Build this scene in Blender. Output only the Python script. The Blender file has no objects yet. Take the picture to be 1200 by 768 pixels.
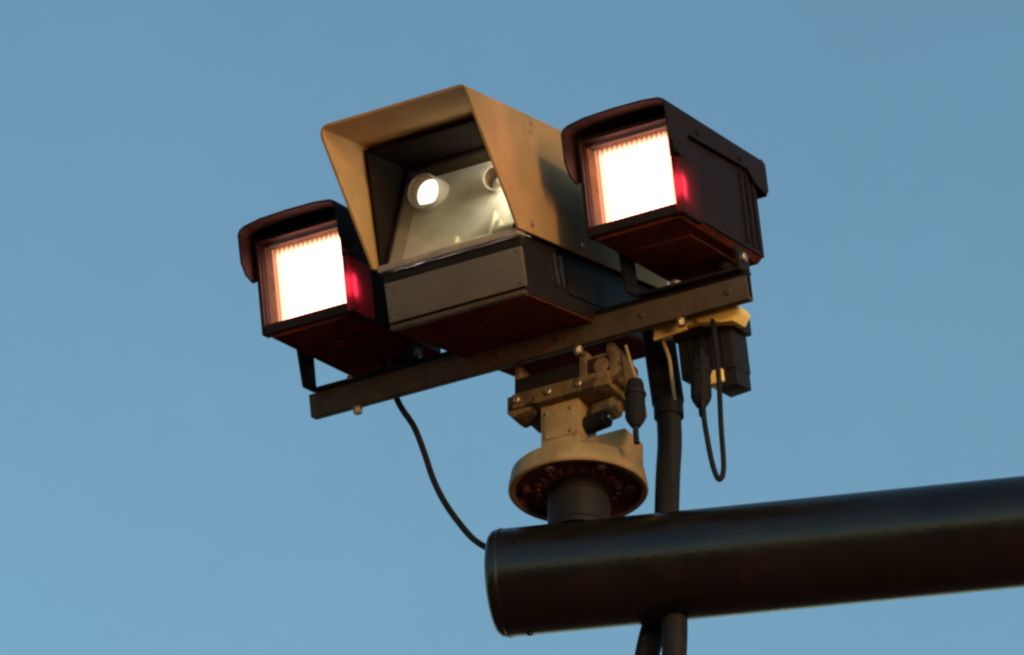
import bpy, bmesh, math, random
from mathutils import Vector, Matrix, Euler
R = math.radians
random.seed(7)
scene = bpy.context.scene
COL = scene.collection

# ------------------------------------------------------------------ camera
cam_data = bpy.data.cameras.new('camera')
cam = bpy.data.objects.new('camera', cam_data)
COL.objects.link(cam)
cam.location = (0, 0, 1.6)
cam.rotation_euler = (R(90 + 30), 0, 0)
cam_data.sensor_width = 36
cam_data.lens = 195
cam_data.clip_start = .1
cam_data.clip_end = 2000
scene.camera = cam

# ------------------------------------------------------------------ dusk light
SUN_EL = 5.0
SUN_AZ = -62.0            # direction towards the sun, measured from +X in the XY plane
w = bpy.data.worlds.new('World'); scene.world = w; w.use_nodes = True
nt = w.node_tree; nt.nodes.clear()
sky = nt.nodes.new('ShaderNodeTexSky'); sky.sky_type = 'NISHITA'; sky.sun_disc = False
sky.sun_elevation = R(SUN_EL)
sky.sun_rotation = R(90 - SUN_AZ)
sky.air_density = 1.0; sky.dust_density = .6; sky.ozone_density = 2.2
bg = nt.nodes.new('ShaderNodeBackground'); bg.inputs['Strength'].default_value = .15
out = nt.nodes.new('ShaderNodeOutputWorld')
wb = nt.nodes.new('ShaderNodeMix'); wb.data_type = 'RGBA'; wb.blend_type = 'MULTIPLY'; wb.inputs[0].default_value = 1; wb.inputs[7].default_value = (1.04, 1.10, .98, 1)
nt.links.new(sky.outputs[0], wb.inputs[6]); tcw = nt.nodes.new('ShaderNodeTexCoord'); hz = nt.nodes.new('ShaderNodeTexNoise'); hz.inputs['Scale'].default_value = 22; hz.inputs['Detail'].default_value = 12; hz.inputs['Roughness'].default_value = .8
hr = nt.nodes.new('ShaderNodeMapRange'); hr.inputs[3].default_value = .93; hr.inputs[4].default_value = 1.07
nt.links.new(tcw.outputs['Generated'], hz.inputs['Vector']); nt.links.new(hz.outputs['Fac'], hr.inputs[0])
thin = nt.nodes.new('ShaderNodeVectorMath'); thin.operation = 'SCALE'; nt.links.new(wb.outputs[2], thin.inputs[0]); nt.links.new(hr.outputs[0], thin.inputs['Scale'])
nt.links.new(thin.outputs[0], bg.inputs[0]); nt.links.new(bg.outputs[0], out.inputs[0])

sd = bpy.data.lights.new('sun', 'SUN'); sd.energy = 0.5; sd.angle = R(1.2); sd.color = (1, .60, .30)
sun = bpy.data.objects.new('sun', sd); COL.objects.link(sun)
sdir = Vector((math.cos(R(SUN_AZ)) * math.cos(R(SUN_EL)), math.sin(R(SUN_AZ)) * math.cos(R(SUN_EL)), math.sin(R(SUN_EL))))
sun.rotation_euler = sdir.to_track_quat('Z', 'Y').to_euler()
# sodium street lamp standing in front and to the right, lower than the camera assembly
ld = bpy.data.lights.new('street_lamp_light', 'POINT'); ld.energy = 300; ld.color = (1, .50, .20); ld.shadow_soft_size = .75
lamp = bpy.data.objects.new('street_lamp_light', ld); COL.objects.link(lamp)
LA, LE, LD = R(-60), R(-8), 6.0
lamp.location = (.02 + LD*math.cos(LA)*math.cos(LE), 5.64 + LD*math.sin(LA)*math.cos(LE), 4.85 + LD*math.sin(LE))
vs = scene.view_settings
vs.view_transform = 'Standard'; vs.look = 'None'; vs.gamma = 1; vs.use_curve_mapping = False
vs.exposure = 0.8
scene.cycles.max_bounces = 8
scene.cycles.filter_width = 2.5
scene.cycles.transparent_max_bounces = 8

# ------------------------------------------------------------------ materials
def mat(name, col, col2=None, rough=.5, metal=0, scale=30, bump=.15, bscale=220, spec=.5, wear=None, wear_at=.62, trans=None, coat=0, streak=False):
    m = bpy.data.materials.new(name); m.use_nodes = True
    n = m.node_tree; N = n.nodes; L = n.links
    p = N['Principled BSDF']
    p.inputs['Metallic'].default_value = metal
    p.inputs['Specular IOR Level'].default_value = spec
    p.inputs['Coat Weight'].default_value = coat
    tc = N.new('ShaderNodeTexCoord')
    mp = N.new('ShaderNodeMapping'); L.new(tc.outputs['Object'], mp.inputs[0])
    if streak: mp.inputs['Scale'].default_value = (1, 1, .16)
    no = N.new('ShaderNodeTexNoise'); no.inputs['Scale'].default_value = scale; no.inputs['Detail'].default_value = 8
    no.inputs['Roughness'].default_value = .65
    L.new(mp.outputs[0], no.inputs['Vector'])
    r = N.new('ShaderNodeValToRGB'); L.new(no.outputs['Fac'], r.inputs[0])
    r.color_ramp.elements[0].position = .36; r.color_ramp.elements[1].position = .64
    r.color_ramp.elements[0].color = (*col, 1); r.color_ramp.elements[1].color = (*(col2 or col), 1)
    last = r.outputs[0]
    if wear:
        n2 = N.new('ShaderNodeTexNoise'); n2.inputs['Scale'].default_value = scale * 2.3; n2.inputs['Detail'].default_value = 10
        L.new(tc.outputs['Object'], n2.inputs['Vector'])
        r2 = N.new('ShaderNodeValToRGB'); L.new(n2.outputs['Fac'], r2.inputs[0])
        r2.color_ramp.elements[0].position = wear_at; r2.color_ramp.elements[1].position = wear_at + .05
        mx = N.new('ShaderNodeMix'); mx.data_type = 'RGBA'
        L.new(r2.outputs[0], mx.inputs[0]); L.new(last, mx.inputs[6]); mx.inputs[7].default_value = (*wear, 1)
        last = mx.outputs[2]
    L.new(last, p.inputs['Base Color'])
    mr = N.new('ShaderNodeMapRange'); L.new(no.outputs['Fac'], mr.inputs[0])
    mr.inputs[3].default_value = max(.05, rough - .12); mr.inputs[4].default_value = min(1, rough + .12)
    L.new(mr.outputs[0], p.inputs['Roughness'])
    b = N.new('ShaderNodeBump'); b.inputs['Strength'].default_value = bump; b.inputs['Distance'].default_value = .0015
    nb = N.new('ShaderNodeTexNoise'); nb.inputs['Scale'].default_value = bscale; nb.inputs['Detail'].default_value = 4
    L.new(tc.outputs['Object'], nb.inputs['Vector']); L.new(nb.outputs['Fac'], b.inputs['Height'])
    L.new(b.outputs[0], p.inputs['Normal'])
    return m

M = {}
M['hood'] = mat('hood_cream_paint', (.44, .275, .125), (.27, .195, .088), rough=.65, scale=9, spec=.2, wear=(.19, .13, .065), wear_at=.67, streak=False)
M['black'] = mat('black_enamel', (.008, .0075, .008), (.015, .012, .012), rough=.6, spec=.22, scale=22, bump=.2)
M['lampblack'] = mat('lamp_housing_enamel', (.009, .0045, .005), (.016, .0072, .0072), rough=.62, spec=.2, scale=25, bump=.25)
M['rubber'] = mat('black_rubber', (.010, .010, .011), (.016, .016, .018), rough=.7, scale=60, spec=.12)
M['conduit'] = mat('black_ribbed_conduit_plastic', (.012, .012, .014), (.018, .017, .018), rough=.6, scale=40, spec=.15)
M['grey'] = mat('weathered_grey_panel_paint', (.105, .086, .066), (.078, .066, .054), rough=.6, scale=18, wear=(.085, .065, .048), wear_at=.62)
M['sill'] = mat('grey_sill_aluminium', (.30, .26, .22), (.22, .19, .16), rough=.5, scale=40)
M['bar'] = mat('weathered_dark_brown_steel', (.072, .053, .035), (.042, .032, .024), rough=.65, spec=.25, scale=26, wear=(.085, .038, .017), wear_at=.62)
M['tan'] = mat('tan_cast_paint', (.36, .25, .115), (.22, .16, .075), rough=.6, scale=22, wear=(.22, .12, .055), wear_at=.60, bump=.4)
M['tan_shaded'] = mat('shaded_olive_brown_casting', (.18, .12, .058), (.075, .055, .030), rough=.7, scale=30, spec=.2, wear=(.05, .03, .02), wear_at=.56, bump=.5)  # shade over the upper head parts is put into this darker colour
M['underside'] = mat('matte_underside_red_light_tint', (.11, .032, .021), (.045, .017, .013), rough=.9, scale=24, spec=.0, wear=(.10, .045, .022), wear_at=.64)  # red light falling on the undersides is put into this base colour
M['rust'] = mat('rusty_flange_underside', (.12, .042, .022), (.05, .024, .016), rough=.8, scale=60, wear=(.15, .065, .032), wear_at=.6, bump=.8)
M['yellow'] = mat('yellow_rail_paint', (.92, .78, .26), (.86, .66, .18), rough=.5, scale=30)
M['pole'] = mat('gloss_black_pole_paint', (.004, .0037, .0032), (.009, .0075, .005), rough=.24, scale=9, bump=.22, spec=.6, wear=(.011, .008, .005), wear_at=.60)
M['bolt'] = mat('worn_zinc_bolt', (.48, .40, .30), (.30, .24, .18), rough=.42, metal=.8, scale=120)
M['dark'] = mat('dark_liner', (.012, .010, .009), (.016, .013, .011), rough=.95, scale=30, spec=0)
M['chrome'] = mat('scuffed_steel_latch', (.35, .32, .31), (.2, .18, .18), rough=.3, metal=1, scale=90)
M['tray'] = mat('cream_inner_tray_paint', (.80, .76, .66), (.72, .68, .58), rough=.65, scale=25)
M['traylight'] = mat('pale_cream_moulding', (.88, .82, .62), (.84, .78, .58), rough=.5, scale=40)
M['bore'] = mat('brown_barrel_bore', (.14, .085, .035), (.10, .06, .03), rough=.8, spec=.1, scale=40)
M['white'] = mat('white_lens_cover', (.95, .93, .86), (.92, .9, .84), rough=.3, scale=20, bump=.02)
M['reflector'] = mat('smoked_reflector_plate', (.34, .27, .18), (.20, .14, .09), rough=.35, metal=.3, scale=60)
M['ground'] = mat('dusty_red_brown_asphalt', (.26, .07, .035), (.17, .05, .03), rough=.9, scale=.6, bscale=30)

def pane_mat():
    m = bpy.data.materials.new('dusty_window_glass'); m.use_nodes = True
    n = m.node_tree; N = n.nodes; L = n.links; N.clear()
    o = N.new('ShaderNodeOutputMaterial'); t = N.new('ShaderNodeBsdfTransparent'); t.inputs[0].default_value = (.95, .95, .90, 1)
    g = N.new('ShaderNodeBsdfGlossy'); g.inputs['Roughness'].default_value = .08
    d = N.new('ShaderNodeBsdfDiffuse'); d.inputs[0].default_value = (.62, .58, .46, 1)
    fr = N.new('ShaderNodeFresnel'); fr.inputs[0].default_value = 1.5
    no = N.new('ShaderNodeTexNoise'); no.inputs['Scale'].default_value = 35; no.inputs['Detail'].default_value = 6
    tc = N.new('ShaderNodeTexCoord'); L.new(tc.outputs['Object'], no.inputs['Vector'])
    mr = N.new('ShaderNodeMapRange'); L.new(no.outputs['Fac'], mr.inputs[0]); mr.inputs[3].default_value = .10; mr.inputs[4].default_value = .42
    m1 = N.new('ShaderNodeMixShader'); L.new(mr.outputs[0], m1.inputs[0]); L.new(t.outputs[0], m1.inputs[1]); L.new(d.outputs[0], m1.inputs[2])
    m2 = N.new('ShaderNodeMixShader'); ge = N.new('ShaderNodeNewGeometry'); sb = N.new('ShaderNodeMath'); sb.operation = 'SUBTRACT'; sb.inputs[0].default_value = 1; L.new(ge.outputs['Backfacing'], sb.inputs[1]); mu = N.new('ShaderNodeMath'); mu.operation = 'MULTIPLY'; L.new(fr.outputs[0], mu.inputs[0]); L.new(sb.outputs[0], mu.inputs[1]); L.new(mu.outputs[0], m2.inputs[0]); L.new(m1.outputs[0], m2.inputs[1]); L.new(g.outputs[0], m2.inputs[2])
    L.new(m2.outputs[0], o.inputs[0])
    return m
M['pane'] = pane_mat()

def lamp_pane_mat():
    m = bpy.data.materials.new('clear_lamp_cover_glass'); m.use_nodes = True
    n = m.node_tree; N = n.nodes; L = n.links; N.clear()
    o = N.new('ShaderNodeOutputMaterial'); t = N.new('ShaderNodeBsdfTransparent'); t.inputs[0].default_value = (1, .86, .84, 1)
    g = N.new('ShaderNodeBsdfGlossy'); g.inputs['Roughness'].default_value = .05
    fr = N.new('ShaderNodeFresnel'); fr.inputs[0].default_value = 1.45
    m2 = N.new('ShaderNodeMixShader'); ge = N.new('ShaderNodeNewGeometry'); sb = N.new('ShaderNodeMath'); sb.operation = 'SUBTRACT'; sb.inputs[0].default_value = 1; L.new(ge.outputs['Backfacing'], sb.inputs[1]); mu = N.new('ShaderNodeMath'); mu.operation = 'MULTIPLY'; L.new(fr.outputs[0], mu.inputs[0]); L.new(sb.outputs[0], mu.inputs[1]); L.new(mu.outputs[0], m2.inputs[0]); L.new(t.outputs[0], m2.inputs[1]); L.new(g.outputs[0], m2.inputs[2])
    L.new(m2.outputs[0], o.inputs[0])
    return m
M['lamp_pane'] = lamp_pane_mat()

def emit_mat(name, col, strength):
    m = bpy.data.materials.new(name); m.use_nodes = True
    N = m.node_tree.nodes; N.clear()
    o = N.new('ShaderNodeOutputMaterial'); e = N.new('ShaderNodeEmission')
    e.inputs[0].default_value = (*col, 1); e.inputs[1].default_value = strength
    m.node_tree.links.new(e.outputs[0], o.inputs[0])
    return m
def lamp_mat():
    m = bpy.data.materials.new('lit_ribbed_lamp_element'); m.use_nodes = True
    n = m.node_tree; N = n.nodes; L = n.links; N.clear()
    o = N.new('ShaderNodeOutputMaterial'); e = N.new('ShaderNodeEmission')
    tc = N.new('ShaderNodeTexCoord'); sp = N.new('ShaderNodeSeparateXYZ'); L.new(tc.outputs['Generated'], sp.inputs[0])
    def math_(op, a, b=None):
        q = N.new('ShaderNodeMath'); q.operation = op
        for k, v in enumerate((a, b)):
            if v is None: continue
            if isinstance(v, (int, float)): q.inputs[k].default_value = v
            else: L.new(v, q.inputs[k])
        return q.outputs[0]
    def rim(c, wdt):     # 0 at the rim of the element, 1 inside
        d = math_('SUBTRACT', .5, math_('ABSOLUTE', math_('SUBTRACT', c, .5)))
        q = N.new('ShaderNodeMapRange'); q.interpolation_type = 'SMOOTHSTEP'; L.new(d, q.inputs[0]); q.inputs[2].default_value = wdt
        return q.outputs[0]
    hot = math_('MULTIPLY', rim(sp.outputs[0], .17), rim(sp.outputs[2], .13))
    rib = math_('MULTIPLY_ADD', math_('SINE', math_('MULTIPLY', sp.outputs[0], 105)), .34)
    rib.node.inputs[2].default_value = .72
    st = math_('MULTIPLY', math_('MULTIPLY_ADD', hot, 5.4), rib)
    st.node.inputs[0].links[0].from_node.inputs[2].default_value = .42
    L.new(st, e.inputs[1])
    mx = N.new('ShaderNodeMix'); mx.data_type = 'RGBA'; L.new(hot, mx.inputs[0]); mx.inputs[6].default_value = (1, .50, .24, 1); mx.inputs[7].default_value = (1, .46, .36, 1)
    L.new(mx.outputs[2], e.inputs[0]); L.new(e.outputs[0], o.inputs[0])
    return m
M['glow'] = lamp_mat()
M['tube'] = emit_mat('window_fill_glow', (1, .90, .76), 105.0)  # fill emission added to brighten the window interior
M['spot'] = emit_mat('lit_spot_lamp', (1, .93, .78), 2.6)
M['glint'] = emit_mat('glowing_painted_glint', (1, .95, .8), .8)  # painted glint: a glowing cap imitates a small highlight
M['halo_source'] = emit_mat('added_red_halo_glow', (1, .25, .30), 42.0)  # added red source that feeds the imitated halo

def halo_shell_mat():  # shell added to glow like the red halo beside the lit face
    m = bpy.data.materials.new('translucent_red_halo_shell'); m.use_nodes = True
    n = m.node_tree; N = n.nodes; L = n.links; N.clear()
    o = N.new('ShaderNodeOutputMaterial')
    t = N.new('ShaderNodeBsdfTranslucent'); t.inputs[0].default_value = (.34, .035, .065, 1)
    p = N.new('ShaderNodeBsdfPrincipled'); p.inputs['Base Color'].default_value = (.014, .006, .006, 1); p.inputs['Roughness'].default_value = .62; p.inputs['Specular IOR Level'].default_value = .2
    mx = N.new('ShaderNodeMixShader'); mx.inputs[0].default_value = .22
    L.new(p.outputs[0], mx.inputs[1]); L.new(t.outputs[0], mx.inputs[2]); L.new(mx.outputs[0], o.inputs[0])
    return m
M['halo_shell'] = halo_shell_mat()

# ------------------------------------------------------------------ mesh helpers (millimetres in, metres out)
S = .001
class MB:
    def __init__(self): self.bm = bmesh.new()
    def _bev(self, verts, bevel, seg=2):
        if bevel:
            es = list({e for v in verts for e in v.link_edges})
            bmesh.ops.bevel(self.bm, geom=es, offset=bevel, segments=seg, profile=.6, affect='EDGES', clamp_overlap=True)
    def box(self, x0, x1, y0, y1, z0, z1, bevel=1.0, seg=2):
        q = [(x, y, z) for x in (x0, x1) for y in (y0, y1) for z in (z0, z1)]
        v = [self.bm.verts.new(c) for c in q]
        for f in ((0,1,3,2),(4,6,7,5),(0,4,5,1),(2,3,7,6),(0,2,6,4),(1,5,7,3)):
            self.bm.faces.new([v[i] for i in f])
        self._bev(v, bevel, seg); return self
    def prism(self, pts, axis, a0, a1, bevel=0, seg=2):
        """polygon pts in the plane across `axis` ('x': (y,z), 'y': (x,z), 'z': (x,y)) swept from a0 to a1"""
        def mk(p, a): return {'x': (a, p[0], p[1]), 'y': (p[0], a, p[1]), 'z': (p[0], p[1], a)}[axis]
        A = [self.bm.verts.new(mk(p, a0)) for p in pts]; B = [self.bm.verts.new(mk(p, a1)) for p in pts]
        n = len(pts)
        self.bm.faces.new(A); self.bm.faces.new(B[::-1])
        for i in range(n): self.bm.faces.new((A[i], B[i], B[(i+1) % n], A[(i+1) % n]))
        self._bev(A + B, bevel, seg); return self
    def lathe(self, prof, origin=(0,0,0), axis=(0,0,1), seg=40):
        """prof: list of (radius, height) along axis"""
        q = Vector((0,0,1)).rotation_difference(Vector(axis).normalized()); o = Vector(origin)
        rings = []
        for r_, h in prof:
            if r_ < 1e-6: rings.append([self.bm.verts.new(o + q @ Vector((0,0,h)))])
            else: rings.append([self.bm.verts.new(o + q @ Vector((r_*math.cos(2*math.pi*k/seg), r_*math.sin(2*math.pi*k/seg), h))) for k in range(seg)])
        for a, b in zip(rings, rings[1:]):
            for k in range(seg):
                k2 = (k+1) % seg
                if len(a) == 1 and len(b) == 1: continue
                if len(a) == 1: self.bm.faces.new((a[0], b[k2], b[k]))
                elif len(b) == 1: self.bm.faces.new((a[k], a[k2], b[0]))
                else: self.bm.faces.new((a[k], a[k2], b[k2], b[k]))
        return self
    def cyl(self, p0, p1, r_, bevel=1.0, seg=24):
        p0 = Vector(p0); p1 = Vector(p1); L = (p1-p0).length; b = min(bevel, r_*.4, L*.3)
        return self.lathe([(0,0),(r_-b,0),(r_,b),(r_,L-b),(r_-b,L),(0,L)], p0, p1-p0, seg)
    def tube(self, pts, r_, seg=14, sub=8, rib=None, r_end=None):
        P = [Vector(p) for p in pts]; C = []
        for i in range(len(P)-1):
            a = P[max(i-1,0)]; b = P[i]; c = P[i+1]; d = P[min(i+2,len(P)-1)]
            for k in range(sub):
                t = k/sub
                C.append(.5*((2*b)+(c-a)*t+(2*a-5*b+4*c-d)*t*t+(3*b-a-3*c+d)*t*t*t))
        C.append(P[-1])
        if rib:   # resample finely for a ribbed hose
            L = [0]
            for a, b in zip(C, C[1:]): L.append(L[-1] + (b-a).length)
            n = int(L[-1] / rib[0] * 4); D = []; j = 0
            for i in range(n+1):
                s = L[-1]*i/n
                while j < len(L)-2 and L[j+1] < s: j += 1
                D.append(C[j].lerp(C[j+1], (s-L[j])/max(1e-9, L[j+1]-L[j])))
            C = D
        up = Vector((.3,.2,1)).normalized(); rings = []
        for i, c in enumerate(C):
            t = (C[min(i+1,len(C)-1)] - C[max(i-1,0)]).normalized()
            x = (up - t*up.dot(t)).normalized(); up = x; y = t.cross(x)
            rr = r_ + ((r_end - r_)*i/(len(C)-1) if r_end else 0)
            if rib: rr += rib[1]*(1 if i % 4 in (1,2) else -1)
            rings.append([self.bm.verts.new(c + rr*(x*math.cos(2*math.pi*k/seg)+y*math.sin(2*math.pi*k/seg))) for k in range(seg)])
        for a, b in zip(rings, rings[1:]):
            for k in range(seg): self.bm.faces.new((a[k], a[(k+1)%seg], b[(k+1)%seg], b[k]))
        self.bm.faces.new(rings[0][::-1]); self.bm.faces.new(rings[-1])
        return self
    def quad(self, *p):
        self.bm.faces.new([self.bm.verts.new(q) for q in p]); return self
    def hexhead(self, p0, axis, r_, h):
        self.lathe([(0,0),(r_,0),(r_,h*.8),(r_*.8,h),(0,h)], p0, axis, 6); return self
    def build(self, name, m, parent=None, smooth=True, scale=S, angle=35):
        bm = self.bm
        bmesh.ops.recalc_face_normals(bm, faces=bm.faces)
        bmesh.ops.scale(bm, vec=(scale,)*3, verts=bm.verts)
        me = bpy.data.meshes.new(name); bm.to_mesh(me); bm.free()
        me.materials.append(M[m])
        if smooth:
            for f in me.polygons: f.use_smooth = True
            me.set_sharp_from_angle(angle=R(angle))
        o = bpy.data.objects.new(name, me); COL.objects.link(o)
        if parent: o.parent = parent
        return o

def tag(o, label=None, cat=None, group=None, kind=None):
    if label: o['label'] = label
    if cat: o['category'] = cat
    if group: o['group'] = group
    if kind: o['kind'] = kind
    return o
O = Vector((.0195, 5.64041512, 4.83051443))      # middle of the crossbar's front face
YAW = R(-28.8)
def frame(p): return Matrix.Rotation(YAW, 4, 'Z') @ Matrix.Rotation(R(p), 4, 'X')
def thing(name, pitch, off, label, cat, group=None):
    """Empty at the thing's base; off is in mm in the pitched frame through O. Returns (empty, off)."""
    e = bpy.data.objects.new(name, None); e.empty_display_size = .05; COL.objects.link(e)
    fr = frame(pitch)
    e.location = O + fr @ (Vector(off)*S)
    e.rotation_euler = fr.to_euler()
    tag(e, label, cat, group)
    return e

# ------------------------------------------------------------------ ground far below the pole
g = MB(); n = 24
for i in range(n):
    for j in range(n):
        x0 = -600 + 1200*i/n; y0 = -600 + 1200*j/n; d = 1200/n
        g.quad((x0,y0,0),(x0+d,y0,0),(x0+d,y0+d,0),(x0,y0+d,0))
bmesh.ops.remove_doubles(g.bm, verts=g.bm.verts, dist=.01)
tag(g.build('ground', 'ground', scale=1, smooth=False), 'dusty red brown asphalt far below the pole', kind='structure')

# ------------------------------------------------------------------ support pole
PB = Vector((.07688734, 5.66592382, 4.5415)); PD = Vector((math.cos(R(12.2)), -math.sin(R(12.2)), 0))
pole = bpy.data.objects.new('support_pole', None); COL.objects.link(pole)
pole.location = PB - PD*.1000; pole.rotation_euler = (0, 0, R(-12.2))
tag(pole, 'thick glossy black horizontal pole carrying the whole camera assembly, its end cut off at left', 'pole')
m = MB(); m.lathe([(62.6, 9), (63, 11), (63, 3200)], axis=(1,0,0), seg=96); m.build('tube', 'pole', pole)
m = MB(); m.lathe([(0, 0), (52, 0), (57.5, 1.6), (61.3, 5), (62.7, 9), (62.7, 11)], axis=(1,0,0), seg=96); m.build('end_cap', 'pole', pole)
m = MB(); m.lathe([(63.05, 13), (63.9, 14), (63.9, 15.2), (63.05, 16.2)], axis=(1,0,0), seg=96); m.build('seam_ring', 'pole', pole)
m = MB(); m.lathe([(0,1),(9,1),(9,-4),(6.5,-6),(6.5,-10),(0,-10)], (0, 5, 44), (1,0,0), 12); m.build('cable_gland', 'rubber', pole)
for k in range(3):
    a = R(40 + 120*k); m = MB(); m.lathe([(0,0),(4,0),(3.4,2.4),(0,3)], (40, 63*math.cos(a), 63*math.sin(a)), (0, math.cos(a), math.sin(a)), 16); m.build('grub_screw', 'pole', pole)
# ------------------------------------------------------------------ pan and tilt head (upright frame, base at the flange underside)
HB = (38, 50, -180)
head = thing('pan_tilt_head', 0, HB, 'tan cast pan and tilt head with a rusty round flange between pole and crossbar', 'pan tilt head')
def hx(m, *a, **k):   # box given in O coordinates
    x0,x1,y0,y1,z0,z1 = a
    return m.box(x0-HB[0], x1-HB[0], y0-HB[1], y1-HB[1], z0-HB[2], z1-HB[2], **k)
m = MB(); m.lathe([(74, 1.0), (77, 0), (80, 0), (81.5, 2), (81, 7), (78, 23), (75, 26), (0, 26)], seg=72)
fl = m.build('flange', 'tan', head)
m = MB(); m.lathe([(73.9, 1.2), (72, 9), (54, 10), (52, 7), (38, 6), (0, 6)], seg=72)
m.build('flange_underside', 'rust', fl)
for k in range(6):
    a = R(25 + 60*k)
    m = MB(); m.hexhead((60*math.cos(a), 60*math.sin(a), 10), (0,0,-1), 6.5, 8); m.build('bolt', 'bolt' if k in (4,5) else 'rust', fl)
tooth = None
for k in range(22):
    if tooth is None:
        m = MB(); m.box(-2.6, 2.6, 44, 51, 2.5, 9, bevel=.6); tooth = q = m.build('gear_tooth', 'rust', fl)
    else:
        q = tooth.copy(); COL.objects.link(q)
    q.rotation_euler = (0, 0, 2*math.pi*k/22)
m = MB(); m.lathe([(0,9),(30,9),(32,6),(32,-6),(36,-10),(36,-46),(39,-50),(39,-56),(0,-56)], seg=48)
m.build('stub_tube', 'black', head)
m = MB(); hx(m, 2, 52, 25, 72, -160, -66, bevel=2.5); col = m.build('column', 'tan', head)
m = MB(); hx(m, 7, 47, 23.5, 25.2, -116, -78, bevel=.6); m.build('column_cover', 'tan', col)
for x in (11, 43):
    for z in (-82, -112):
        m = MB(); m.hexhead((x-HB[0], 23.5-HB[1], z-HB[2]), (0,-1,0), 2.4, 1.6); m.build('screw', 'bolt', col)
m = MB(); hx(m, 51.5, 112, 28, 74, -155.6, -124, bevel=3); m.build('gearbox_foot', 'tan', head)
m = MB(); hx(m, -30, 98, 12, 82, -70, -50, bevel=3); cp = m.build('clamp_plate', 'tan_shaded', head)
m = MB(); m.prism([(-38-HB[0], -50-HB[2]), (-38-HB[0], -72-HB[2]), (-30-HB[0], -79-HB[2]), (-8-HB[0], -74-HB[2]), (0-HB[0], -60-HB[2]), (0-HB[0], -50-HB[2])], 'y', 16-HB[1], 48-HB[1], bevel=2)
m.build('clamp_jaw', 'tan_shaded', head)
m = MB(); hx(m, -26, 98, 14, 80, -51, -30, bevel=2); m.build('tilt_block', 'black', head)
for x in (-22, 20, 60):
    m = MB(); m.hexhead((x-HB[0], 12.2-HB[1], -60-HB[2]), (0,-1,0), 4.5, 3.5); m.build('bolt', 'bolt', cp)
m = MB(); hx(m, 72, 108, 18, 74, -62, -22, bevel=7, seg=4); mt = m.build('motor_housing', 'tan_shaded', head)
m = MB(); hx(m, 60, 70, 12, 60, -52, -18, bevel=2); m.build('motor_lug', 'tan_shaded', head)
m = MB(); m.cyl((88-HB[0], 17.9-HB[1], -42-HB[2]), (88-HB[0], 13-HB[1], -42-HB[2]), 10, seg=32); m.build('motor_cap', 'tan_shaded', mt)
m = MB(); m.cyl((50-HB[0], 46-HB[1], -98-HB[2]), (84-HB[0], 40-HB[1], -98-HB[2]), 11, bevel=3, seg=32); kn = m.build('lock_knob', 'black', head)
m = MB(); m.cyl((83.5-HB[0], 40-HB[1], -98-HB[2]), (88-HB[0], 39.2-HB[1], -98-HB[2]), 5, seg=20); m.build('knob_cap', 'chrome', kn)
m = MB(); m.cyl((60-HB[0], 50-HB[1], -84-HB[2]), (96-HB[0], 44-HB[1], -84-HB[2]), 13, bevel=5, seg=32); m.build('tilt_shaft', 'tan_shaded', head)
# yoke plates up to the crossbar
m = MB(); hx(m, -30, -22, 20, 74, -46, -10, bevel=1.5); m.build('yoke_plate', 'tan_shaded', head)
m = MB(); hx(m, 92, 100, 20, 74, -46, -10, bevel=1.5); m.build('yoke_plate', 'tan_shaded', head)

# ------------------------------------------------------------------ crossbar
bar = thing('crossbar', 12, (0, 0, -14), 'weathered dark brown steel crossbar holding both lamps and the camera', 'crossbar')
m = MB(); m.prism([(0,0),(0,29),(4,29),(4,4),(14,4),(14,0)], 'x', -298, 286, bevel=1.0)
m.build('front_angle', 'bar', bar)
m = MB(); m.prism([(15,2),(19,2),(19,42),(15,42)], 'x', -296, 284, bevel=.8); m.build('rear_flange', 'black', bar)
m = MB(); m.box(-298, -294.5, 4.4, 14.6, 4.2, 28, bevel=.5); m.build('end_plate', 'black', bar)
for x in (-238, 60, 195):
    m = MB(); m.hexhead((x, 8, -1.5), (0,0,-1), 5.5, 7); m.lathe([(0,0),(6.5,0),(6.5,-1.6),(0,-1.6)], (x,8,0), (0,0,1), 24)
    m.build('bolt', 'bolt', bar)
for x in (-160, -40, 40, 150, 262):
    m = MB(); m.lathe([(0,0),(4.5,0),(3.5,2),(0,2.4)], (x, 0, 15), (0,-1,0), 18); m.build('rivet', 'bar', bar)

# yellow mounting rail behind the right half of the bar
rail = thing('mounting_rail', 12, (205, 34, -15), 'bright yellow painted mounting rail peeping out below the right end of the crossbar', 'mounting rail')
m = MB(); m.box(-57, 36, -4, 26, 0, 9, bevel=1.5); m.build('rail', 'yellow', rail)
m = MB(); m.prism([(-56,-9),(-54,1),(-14,3),(-12,-6)], 'y', -9, -4.2, bevel=1); m.build('front_strip', 'yellow', rail)
m = MB(); m.prism([(2,-2),(2,6),(30,12),(54,8),(56,0),(48,-11),(34,-9)], 'y', -10, 24, bevel=2); m.build('end_bracket', 'yellow', rail)
m = MB(); m.hexhead((20, -4, 5), (0,-1,0), 5, 5); m.build('bolt', 'bolt', rail)

# junction box hanging behind the right end
jb = thing('junction_box', 12, (206, 66, -74), 'black junction box hanging behind the right end of the crossbar', 'junction box')
m = MB(); m.box(-36, 34, -22, 22, 0, 48, bevel=3); jbb = m.build('box', 'black', jb)
m = MB(); m.box(-40, 40, -25, 25, 48, 72, bevel=3); m.build('lid', 'black', jb)
m = MB(); m.prism([(6,-22),(34,-20),(34,0),(6,0)], 'y', -20, 18, bevel=2); m.build('lower_corner', 'black', jb)
for x in (-22,-8,6,20):
    m = MB(); m.box(x, x+3, -23.4, -21.9, 5, 46, bevel=.5); m.build('rib', 'black', jb)
m = MB(); m.box(-4, 18, -24, 2, -14, 2, bevel=1.5); m.build('strap', 'yellow', jb)

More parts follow.
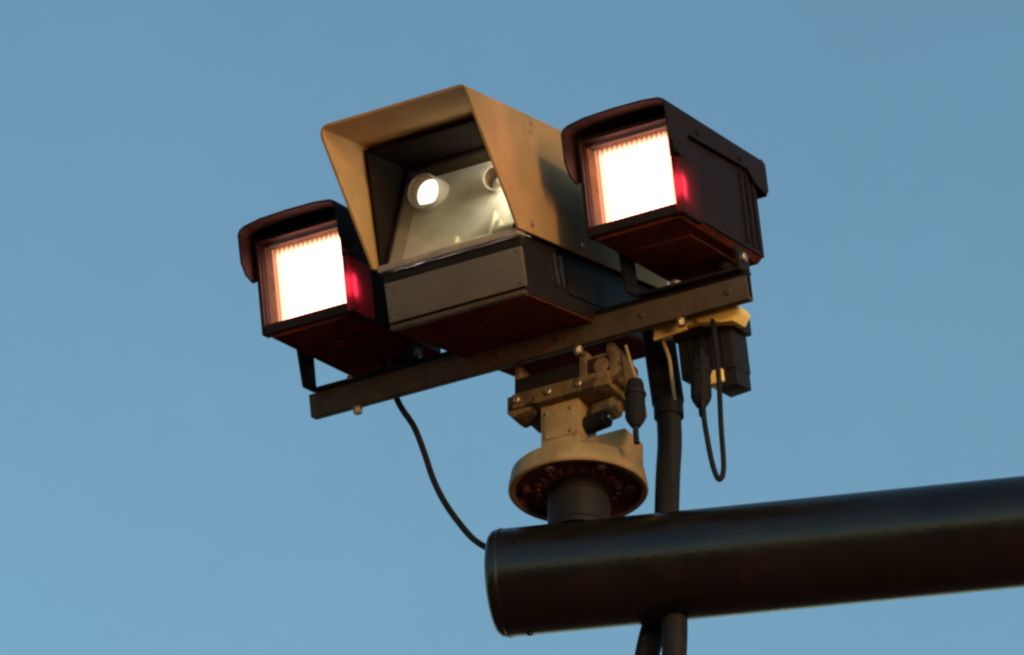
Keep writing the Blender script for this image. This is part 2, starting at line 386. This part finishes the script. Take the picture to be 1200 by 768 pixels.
# ------------------------------------------------------------------ floodlights
def make_flood(cx, cz, label):
    # local frame: x sideways, y back, z up; base = underside middle of the housing (lens centre at z=64)
    t = thing('floodlight', 12, (cx, 0, cz - 64), label, 'floodlight', 'lit floodlights on the crossbar')
    Z = 64; y0 = -116; y1 = 92
    xl, xr = -67, 56; zt = Z+60
    # housing: four walls and a back, front of the right wall is an added corner imitating red glare
    m = MB()
    m.box(xl, xl+4, y0, y1, 6, zt, bevel=1)
    m.box(xl+3.5, xr, y0+1, y1, zt-4, zt, bevel=1)
    m.box(xr-4, xr, y0+50, y1, 6, zt-3, bevel=1)
    m.box(xl+3, xr-3, y1-5, y1, 8, zt-3, bevel=1)
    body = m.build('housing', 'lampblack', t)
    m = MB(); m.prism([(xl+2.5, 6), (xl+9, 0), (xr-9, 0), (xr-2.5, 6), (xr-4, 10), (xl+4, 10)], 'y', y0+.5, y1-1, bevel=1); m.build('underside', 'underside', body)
    m = MB(); m.box(xr-8.8, xr+.6, y0-5.6, y0+46, 6, Z+9, bevel=1.5); m.build('added_halo_corner', 'halo_shell', t)  # added part; its glow imitates the red lens halo
    m = MB(); m.box(xr-10, xr+.2, y0+3, y0+50.4, Z+9.3, zt-3.8, bevel=.6); m.box(xr-10, xr-.2, y0+46.3, y0+50.4, 6, Z+9.2, bevel=.4); m.box(xr-9.8, xr-9.1, y0+3.2, y0+46, 6, Z+9.1, bevel=0); m.box(xr-9, xr-.4, y0+4, y0+46, 3, 5.6, bevel=0); m.build('side_plate', 'lampblack', body)  # plate plus added baffles keeping element light out of the glowing corner
    # bezel round the opening: opening x -66..47, z Z-48..Z+57
    m = MB()
    m.box(xl-1.5, xl+3, y0-6, y0+8, 4, zt+1, bevel=1)
    m.box(xr-9, xr+.8, y0-6, y0+3, Z+9.3, zt+1, bevel=1); m.box(xr-9, xr+.8, y0-6, y0+3, 3, 5.8, bevel=.6)
    m.box(xl+3.2, xr-9.2, y0-6, y0+8, 4, Z-48, bevel=1)
    m.box(xl+3.2, xr-9.2, y0-6, y0+8, Z+56, zt+1, bevel=1)
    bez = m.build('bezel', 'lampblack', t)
    for sx, sz in ((xl+1, 12), (xl+1, zt-8), (xr-4, zt-8)):
        if 1:
            mm = MB(); mm.lathe([(0,0),(2.6,0),(2.2,1.6),(0,2)], (sx if sx > 0 else sx+.6, y0-6, sz), (0,-1,0), 12); mm.build('screw', 'lampblack', bez)
    m = MB(); m.box(xl+3.4, xr-9.4, y0-1, y0+2, Z-47.8, Z+55.8, bevel=0); m.build('cover_glass', 'lamp_pane', t)
    # glowing element and fluted reflector walls
    m = MB(); m.box(xl+5, xr-10.5, y0+24, y0+27, 11, zt-6, bevel=0); el = m.build('lamp_element', 'glow', t)
    m = MB()
    k = 0; y = y0+9
    while y < y0+22:
        m.prism([(xl+4.1, y), (xl+4.1+3.6, y+2.2), (xl+4.1, y+4.4)], 'z', 12, zt-6, bevel=0); y += 4.4
    y = y0+9
    while y < y0+22:
        m.box(xl+9, xr-6, y, y+1.2, zt-7.5, zt-4.6, bevel=0); y += 4.4
    m.build('reflector', 'reflector', t, smooth=False)
    m = MB(); m.lathe([(0,0),(1.2,.3),(2,1.2),(2.2,22),(1.6,25),(0,26)], (xr-4.2, y0+3, Z-40), (0,0,1), 20); m.build('halo_source', 'halo_source', t)  # added red source inside the glowing corner
    # roof cap with down-turned flaps
    m = MB()
    prof = [(xl-7, Z+52), (xl-7, Z+61), (xl-4, Z+66.5), (xl+3, Z+70), (xl+24, Z+73.5), ((xl+xr)/2, Z+75), (xr-22, Z+74.5), (xr-3, Z+72.5), (xr+4, Z+68.5), (xr+6, Z+64), (xr+6, Z+52)]
    cxm, czm = (xl+xr)/2, Z+40
    inn = []
    for i_, (px_, pz_) in enumerate(prof):
        a_ = prof[max(i_-1, 0)]; b_ = prof[min(i_+1, len(prof)-1)]
        tx, tz = b_[0]-a_[0], b_[1]-a_[1]; ln = math.hypot(tx, tz)
        inn.append((px_ + 2.5*tz/ln, pz_ - 2.5*tx/ln))
    m.prism(prof + inn[::-1], 'y', y0-34, 114, bevel=.8)
    for x0 in (xl-7, xr+3.5):
        m.prism([(y0-34, Z+53), (y0-33, Z+26), (y0-24, Z+12), (y0-8, Z+6), (y0+8, Z+14), (y0+16, Z+40), (60, Z+44), (78, Z+30), (108, Z+24), (114, Z+30), (114, Z+53)], 'x', x0, x0+2.5, bevel=.6)
    m.box(xl-4.4, xr+3.4, 110, 113.5, Z+24, Z+71, bevel=1)
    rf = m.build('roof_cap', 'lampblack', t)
    for yy in (-70, 40):
        mm = MB(); mm.lathe([(0,0),(4,0),(3.4,2),(0,2.6)], (xr+6, yy, Z+50), (1,0,0), 16); mm.build('screw', 'lampblack', rf)
    # ribs on the right wall and rear
    for yy in (y1-14, y1-30, y1-46):
        mm = MB(); mm.box(xr-.3, xr+2.2, yy, yy+5, 12, Z+44, bevel=.8); mm.build('cooling_rib', 'lampblack', body)
    mm = MB(); mm.box(xl+6, xr-4, y1-.3, y1+9, 12, Z+30, bevel=3); mm.build('rear_cover', 'lampblack', body)
    # underside plate, gland
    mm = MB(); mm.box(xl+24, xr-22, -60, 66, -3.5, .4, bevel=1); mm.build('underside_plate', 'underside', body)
    mm = MB(); mm.lathe([(0,0),(9,0),(9,8),(7,10),(7,18),(4.5,21),(0,21)], (20, 52, -3), (0,0,-1), 24); mm.build('cable_gland', 'rubber', body)
    # yoke: two legs and a foot plate resting on the bar
    for sx, ya in ((-1, -18), (1, 16)):
        x = xl-5.5 if sx < 0 else xr+2.4
        mm = MB(); mm.prism([(ya-20, 34), (ya+20, 34), (ya+19, -36), (ya-10, -36)] if sx < 0 else [(ya-16, -6), (ya+16, -6), (ya+14, -34), (ya-14, -34)], 'x', x, x+4, bevel=1)
        lg = mm.build('yoke_leg', 'black', t)
        mm = MB(); mm.hexhead((x + (0 if sx < 0 else 4), ya-4, 22 if sx < 0 else -18), (sx,0,0), 6, 5); mm.build('bolt', 'bolt' if sx > 0 else 'black', lg)
    mm = MB(); mm.box(xl-5, xr+6, 2, 34, cz*0-33.5, -29.6, bevel=1); mm.build('yoke_foot', 'black', t)
    mm = MB(); mm.hexhead((-28, 16, -29.6), (0,0,1), 7, 8); mm.build('clamp_bolt', 'bolt', t)
    return t
fl1 = make_flood(-218, 115, 'left floodlight, glowing white, lower on the picture beside the open side of the camera hood')
fl2 = make_flood(217, 123, 'right floodlight, glowing white, with its long dark side in view above the junction box')

# ------------------------------------------------------------------ surveillance camera (pitched 16 degrees)
CB = (0, 0, 11)
cc = thing('surveillance_camera', 16, CB, 'central box camera with a tan rain hood over a sloping window', 'security camera')
dz = 11
m = MB()
x, zt, zb, rr = 97, 237-dz, 83-dz, 13
outer = [(-x, zb)] + [(-x, zt-rr)] + [(-x+rr-rr*math.cos(a), zt-rr+rr*math.sin(a)) for a in [R(v) for v in (22,45,68)]] + [(-x+rr, zt), (x-5, zt), (x-1.5, zt-1.5), (x, zt-5), (x, zb)]
th = 3.0
def inset(p):
    px_, pz = p
    return (px_ + (th if px_ < -x+rr-.01 else (-th if px_ > x-5+.01 else 0)) if abs(px_) > x-rr else px_, min(pz, zt-th) if pz > zt-rr-.01 else pz)
inner = [inset(p) for p in outer]
yf = lambda z: -275 + (zt - z)*.585
yr = 206
V = {}
for nm, L_ in (('o', outer), ('i', inner)):
    V[nm+'f'] = [m.bm.verts.new((a, yf(b), b)) for a, b in L_]
    V[nm+'r'] = [m.bm.verts.new((a, yr, b)) for a, b in L_]
k = len(outer)
for i in range(k-1):
    m.bm.faces.new((V['of'][i], V['of'][i+1], V['or'][i+1], V['or'][i]))
    m.bm.faces.new((V['if'][i], V['ir'][i], V['ir'][i+1], V['if'][i+1]))
    m.bm.faces.new((V['of'][i], V['if'][i], V['if'][i+1], V['of'][i+1]))
    m.bm.faces.new((V['or'][i], V['or'][i+1], V['ir'][i+1], V['ir'][i]))
for i in (0, k-1):
    m.bm.faces.new((V['of'][i], V['or'][i], V['ir'][i], V['if'][i]))
hood = m.build('hood', 'hood', cc)
for yy in (-150, -20, 110):
    mm = MB(); mm.lathe([(0,0),(4.2,0),(3.4,2.2),(0,2.8)], (x, yy, zb+12), (1,0,0), 16); mm.build('screw', 'bolt', hood)
# lower body
m = MB(); m.prism([(-168, 66-dz), (-171, 15-dz), (-166, 11-dz), (196, 11-dz), (200, 15-dz), (200, 84-dz), (-160, 84-dz), (-160, 66-dz)], 'x', -88, 88, bevel=1.5)
body = m.build('body', 'black', cc)
m = MB(); m.box(-88, 92, -176, -171.2, 17-dz, 65-dz, bevel=1.6); fp = m.build('front_panel', 'grey', cc)
for sx in (-82, 86):
    for sz in (22, 60):
        mm = MB(); mm.lathe([(0,0),(2.2,0),(1.8,1.2),(0,1.5)], (sx, -176, sz-dz), (0,-1,0), 12); mm.build('screw', 'grey', fp)
m = MB(); m.box(-92, 93, -181, -161, 78-dz, 86-dz, bevel=1.6); m.build('window_sill', 'sill', cc)
m = MB(); m.box(-90, 91, -173, -160, 66.5-dz, 77.5-dz, bevel=1.2); m.build('gasket', 'rubber', cc)
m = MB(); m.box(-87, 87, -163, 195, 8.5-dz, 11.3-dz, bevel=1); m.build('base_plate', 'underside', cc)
m = MB(); m.box(-88, 88, -175.5, -166, 8.5-dz, 14-dz, bevel=1); m.build('lower_lip', 'bar', cc)
for yy in (-90, -76):
    mm = MB(); mm.box(88, 92, yy, yy+5, 36-dz, 74-dz, bevel=1.6); mm.build('latch', 'chrome', body)
mm = MB(); mm.box(88, 90.5, -60, 150, 30-dz, 60-dz, bevel=1); mm.build('side_panel', 'black', body)
# upper housing shell behind the hood opening: cheeks, liner and tray
m = MB()
for sx in (-91, 88):
    m.box(sx, sx+3, -174, 196, 84.5-dz, 230-dz, bevel=.5)
m.box(-87.9, 87.9, -174, 196, 226-dz, 230-dz, bevel=.5)
m.box(-87.9, 87.9, 190, 196, 85-dz, 225.8-dz, bevel=.5)
m.build('window_housing', 'dark', cc)
# sloping plane frame: origin bottom front, s = up the slope
ang = math.atan2(95, 145)         # lean back from vertical
def slope(name, parent):
    e = None
    return e
Wo = Vector((0, -170, 87-dz)); Ws = Vector((0, math.sin(ang), math.cos(ang))); Wn = Vector((0, math.cos(ang), -math.sin(ang)))
def on_slope(m):
    """put geometry built as (x, n, s) onto the leaning window plane"""
    for v in m.bm.verts:
        v.co = Wo + Vector((v.co.x, 0, 0)) + Wn*v.co.y + Ws*v.co.z
    return m
m = MB(); m.box(-87.5, 87.5, 0, 3, 0, 166, bevel=0); on_slope(m).build('window_pane', 'pane', cc)
m = MB()
m.box(-87.8, -82.5, -3, 6, 0, 168, bevel=1); m.box(82.5, 87.8, -3, 6, 0, 168, bevel=1); m.box(-82.4, 82.4, -3, 6, 161, 168, bevel=1)
on_slope(m).build('window_frame', 'dark', cc)
m = MB(); m.box(-87, 87, 30, 33, -20, 176, bevel=0); on_slope(m).build('inner_tray', 'tray', cc)
m = MB(); m.cyl((-80, 15, -6), (80, 15, -6), 4, seg=16); on_slope(m).build('added_fill_tube', 'tube', cc)  # added fill tube behind the sill, lights the tray
m = MB(); m.cyl((84, 11, 95), (84, 11, 166), 4.6, seg=16); on_slope(m).build('added_fill_tube', 'tube', cc)  # second added fill tube, hidden at the right edge
def lens(x, y, z, r_, lit):
    m = MB(); m.lathe([(r_+.5, 75), (r_+1.5, 1), (r_+.5, 0), (r_-.6, .6)], (x, y, z-dz), (0,1,0), 48); o = m.build('lens_barrel', 'tray', cc)
    m = MB(); m.lathe([(r_-.6, .6), (r_-1, 2), (r_-1.5, 26), (0, 26)], (x, y, z-dz), (0,1,0), 48); m.build('barrel_bore', 'bore', o)
    m = MB()
    if lit: m.lathe([(r_-2, 24), (r_-2, 19), (r_*.6, 17.6), (0, 17)], (x, y, z-dz), (0,1,0), 48)
    else: m.lathe([(4.5, 25), (4.5, 14), (3, 12), (0, 11.4)], (x, y, z-dz), (0,1,0), 24)
    m.build('spot_lamp' if lit else 'painted_glint_cap', 'spot' if lit else 'glint', o)  # second lens only gets a glowing cap as its glint
lens(-64, -91, 190, 20, True)
lens(30, -91, 182, 14, False)
for (x0, x1, s0, s1) in ((-18, 36, 26, 72), (38, 78, 34, 74)):
    m = MB()
    m.box(x0, x1, 20, 29.9, s0, s0+7, bevel=2); m.box(x1-7, x1, 20, 29.8, s0+6, s1, bevel=2); m.box(x0, x0+7, 22, 29.8, s0+6, s0+22, bevel=2)
    on_slope(m).build('inner_bracket', 'traylight', cc)

# ------------------------------------------------------------------ cables
def cable(name, pts, r_, mt, label, cat, **k):
    o = Vector(pts[0]) if True else None
    m = MB(); m.tube([(Vector(p)-o)*1000 for p in pts], r_, **k)
    ob = m.build(name, mt); ob.location = o
    return tag(ob, label, cat)
hose = bpy.data.objects.new('conduit', None); COL.objects.link(hose); hose.location = (.1777, 5.6659, 4.6193)
tag(hose, 'thick black conduit with a collar, dropping from the crossbar into the top of the pole', 'conduit')
HL = Vector(hose.location)
def hp(pts): return [(Vector(p)-HL)*1000 for p in pts]
m = MB(); m.tube(hp([(.183, 5.6659, 4.757), (.1838, 5.6659, 4.715), (.181, 5.6659, 4.67), (.1777, 5.6659, 4.586)]), 14.5, seg=28, sub=8); m.build('hose', 'conduit', hose)
m = MB(); m.tube(hp([(.172, 5.6659, 4.872), (.1765, 5.6659, 4.8237), (.181, 5.6659, 4.785), (.1826, 5.6659, 4.77)]), 18.5, seg=28, rib=(5.5, .7)); m.build('ribbed_sleeve', 'rubber', hose)
m = MB(); m.tube(hp([(.1826, 5.6659, 4.774), (.1834, 5.6659, 4.750)]), 17.6, seg=28, sub=3); m.build('collar', 'conduit', hose)
cable('cable', [(.1752,5.69,4.56),(.168,5.6959,4.51),(.1592,5.6959,4.475),(.1527,5.6959,4.44),(.1402,5.6959,4.35),(.12,5.70,4.2)], 14.5, 'rubber', 'black cable hanging below the pole, the left one of the pair', 'cable', seg=20)
cable('cable', [(0.1852, 5.652, 4.5509), (0.1856, 5.652, 4.5068), (0.186, 5.652, 4.4685), (0.1845, 5.652, 4.4327), (0.1796, 5.652, 4.3658)], 14.5, 'conduit', 'smooth black cable hanging below the pole, the right one of the pair', 'cable', seg=20)
cable('cable', [(-0.155, 5.772, 4.884), (-0.135, 5.76, 4.8224), (-0.1164, 5.755, 4.7871), (-0.1039, 5.75, 4.7498), (-0.0935, 5.745, 4.7127), (-0.0801, 5.735, 4.6765), (-0.0617, 5.72, 4.6391), (-0.0436, 5.7, 4.6061), (-0.0217, 5.685, 4.5837), (-0.010, 5.682, 4.578)], 3.8, 'rubber', 'thin black cable curving from under the crossbar to the cut end of the pole', 'cable', seg=14)
cable('cable', [(0.2182, 5.545, 4.7719), (0.2188, 5.545, 4.6954), (0.223, 5.545, 4.6541), (0.2291, 5.545, 4.6175), (0.2356, 5.545, 4.6021), (0.2408, 5.545, 4.6175), (0.2389, 5.545, 4.6708), (0.2372, 5.545, 4.738), (0.2333, 5.55, 4.80), (0.2325, 5.57, 4.84)], 3.2, 'rubber', 'thin black cable hanging in a narrow loop under the right end of the crossbar', 'cable', seg=12)
cable('cable', [(0.1321, 5.6, 4.8091), (0.1397, 5.6, 4.7783), (0.1482, 5.6, 4.7487), (0.1548, 5.6, 4.7148)], 2.0, 'tan', 'thin tan wire running down between the cast head and the thick conduit', 'wire', seg=10)
cable('cable', [(0.1758, 5.6, 4.8148), (0.1825, 5.6, 4.7919), (0.1851, 5.6, 4.7692), (0.1886, 5.6, 4.7351)], 2.3, 'tan', 'short thin tan wire beside the ribbed sleeve of the conduit', 'wire', seg=10)
bpy.data.objects['cable.004'].name = 'wire'; bpy.data.objects['cable.005'].name = 'wire'

def plug(loc, tip, r_, L1, label):
    e = bpy.data.objects.new('cable_plug', None); COL.objects.link(e); e.location = loc; tag(e, label, 'plug')
    m = MB(); m.lathe([(0,L1),(r_*.75,L1),(r_*.9,L1-6),(r_,L1*.6),(r_,L1*.45),(r_*1.06,L1*.42),(r_*1.06,L1*.2),(r_*.9,L1*.12),(r_*.5,0),(0,0)], seg=28); m.build('plug_body', 'rubber', e)
    m = MB(); m.tube([(0,0,2),(0,0,-8),(1,0,tip)], 3.4, seg=12, sub=5); m.build('cable_tail', 'rubber', e)
    m = MB(); m.lathe([(r_*1.0,0),(r_*1.12,.8),(r_*1.12,4),(r_*1.0,5)], (0,0,L1*.66), seg=12); m.build('lock_ring', 'black', e)
plug((0.1421, 5.5750, 4.6874), -22, 11.5, 60, 'stubby black plug beside the column of the cast head')
plug((.2173, 5.555, 4.702), -12, 11.5, 66, 'long black plug above the hanging loop of thin cable')
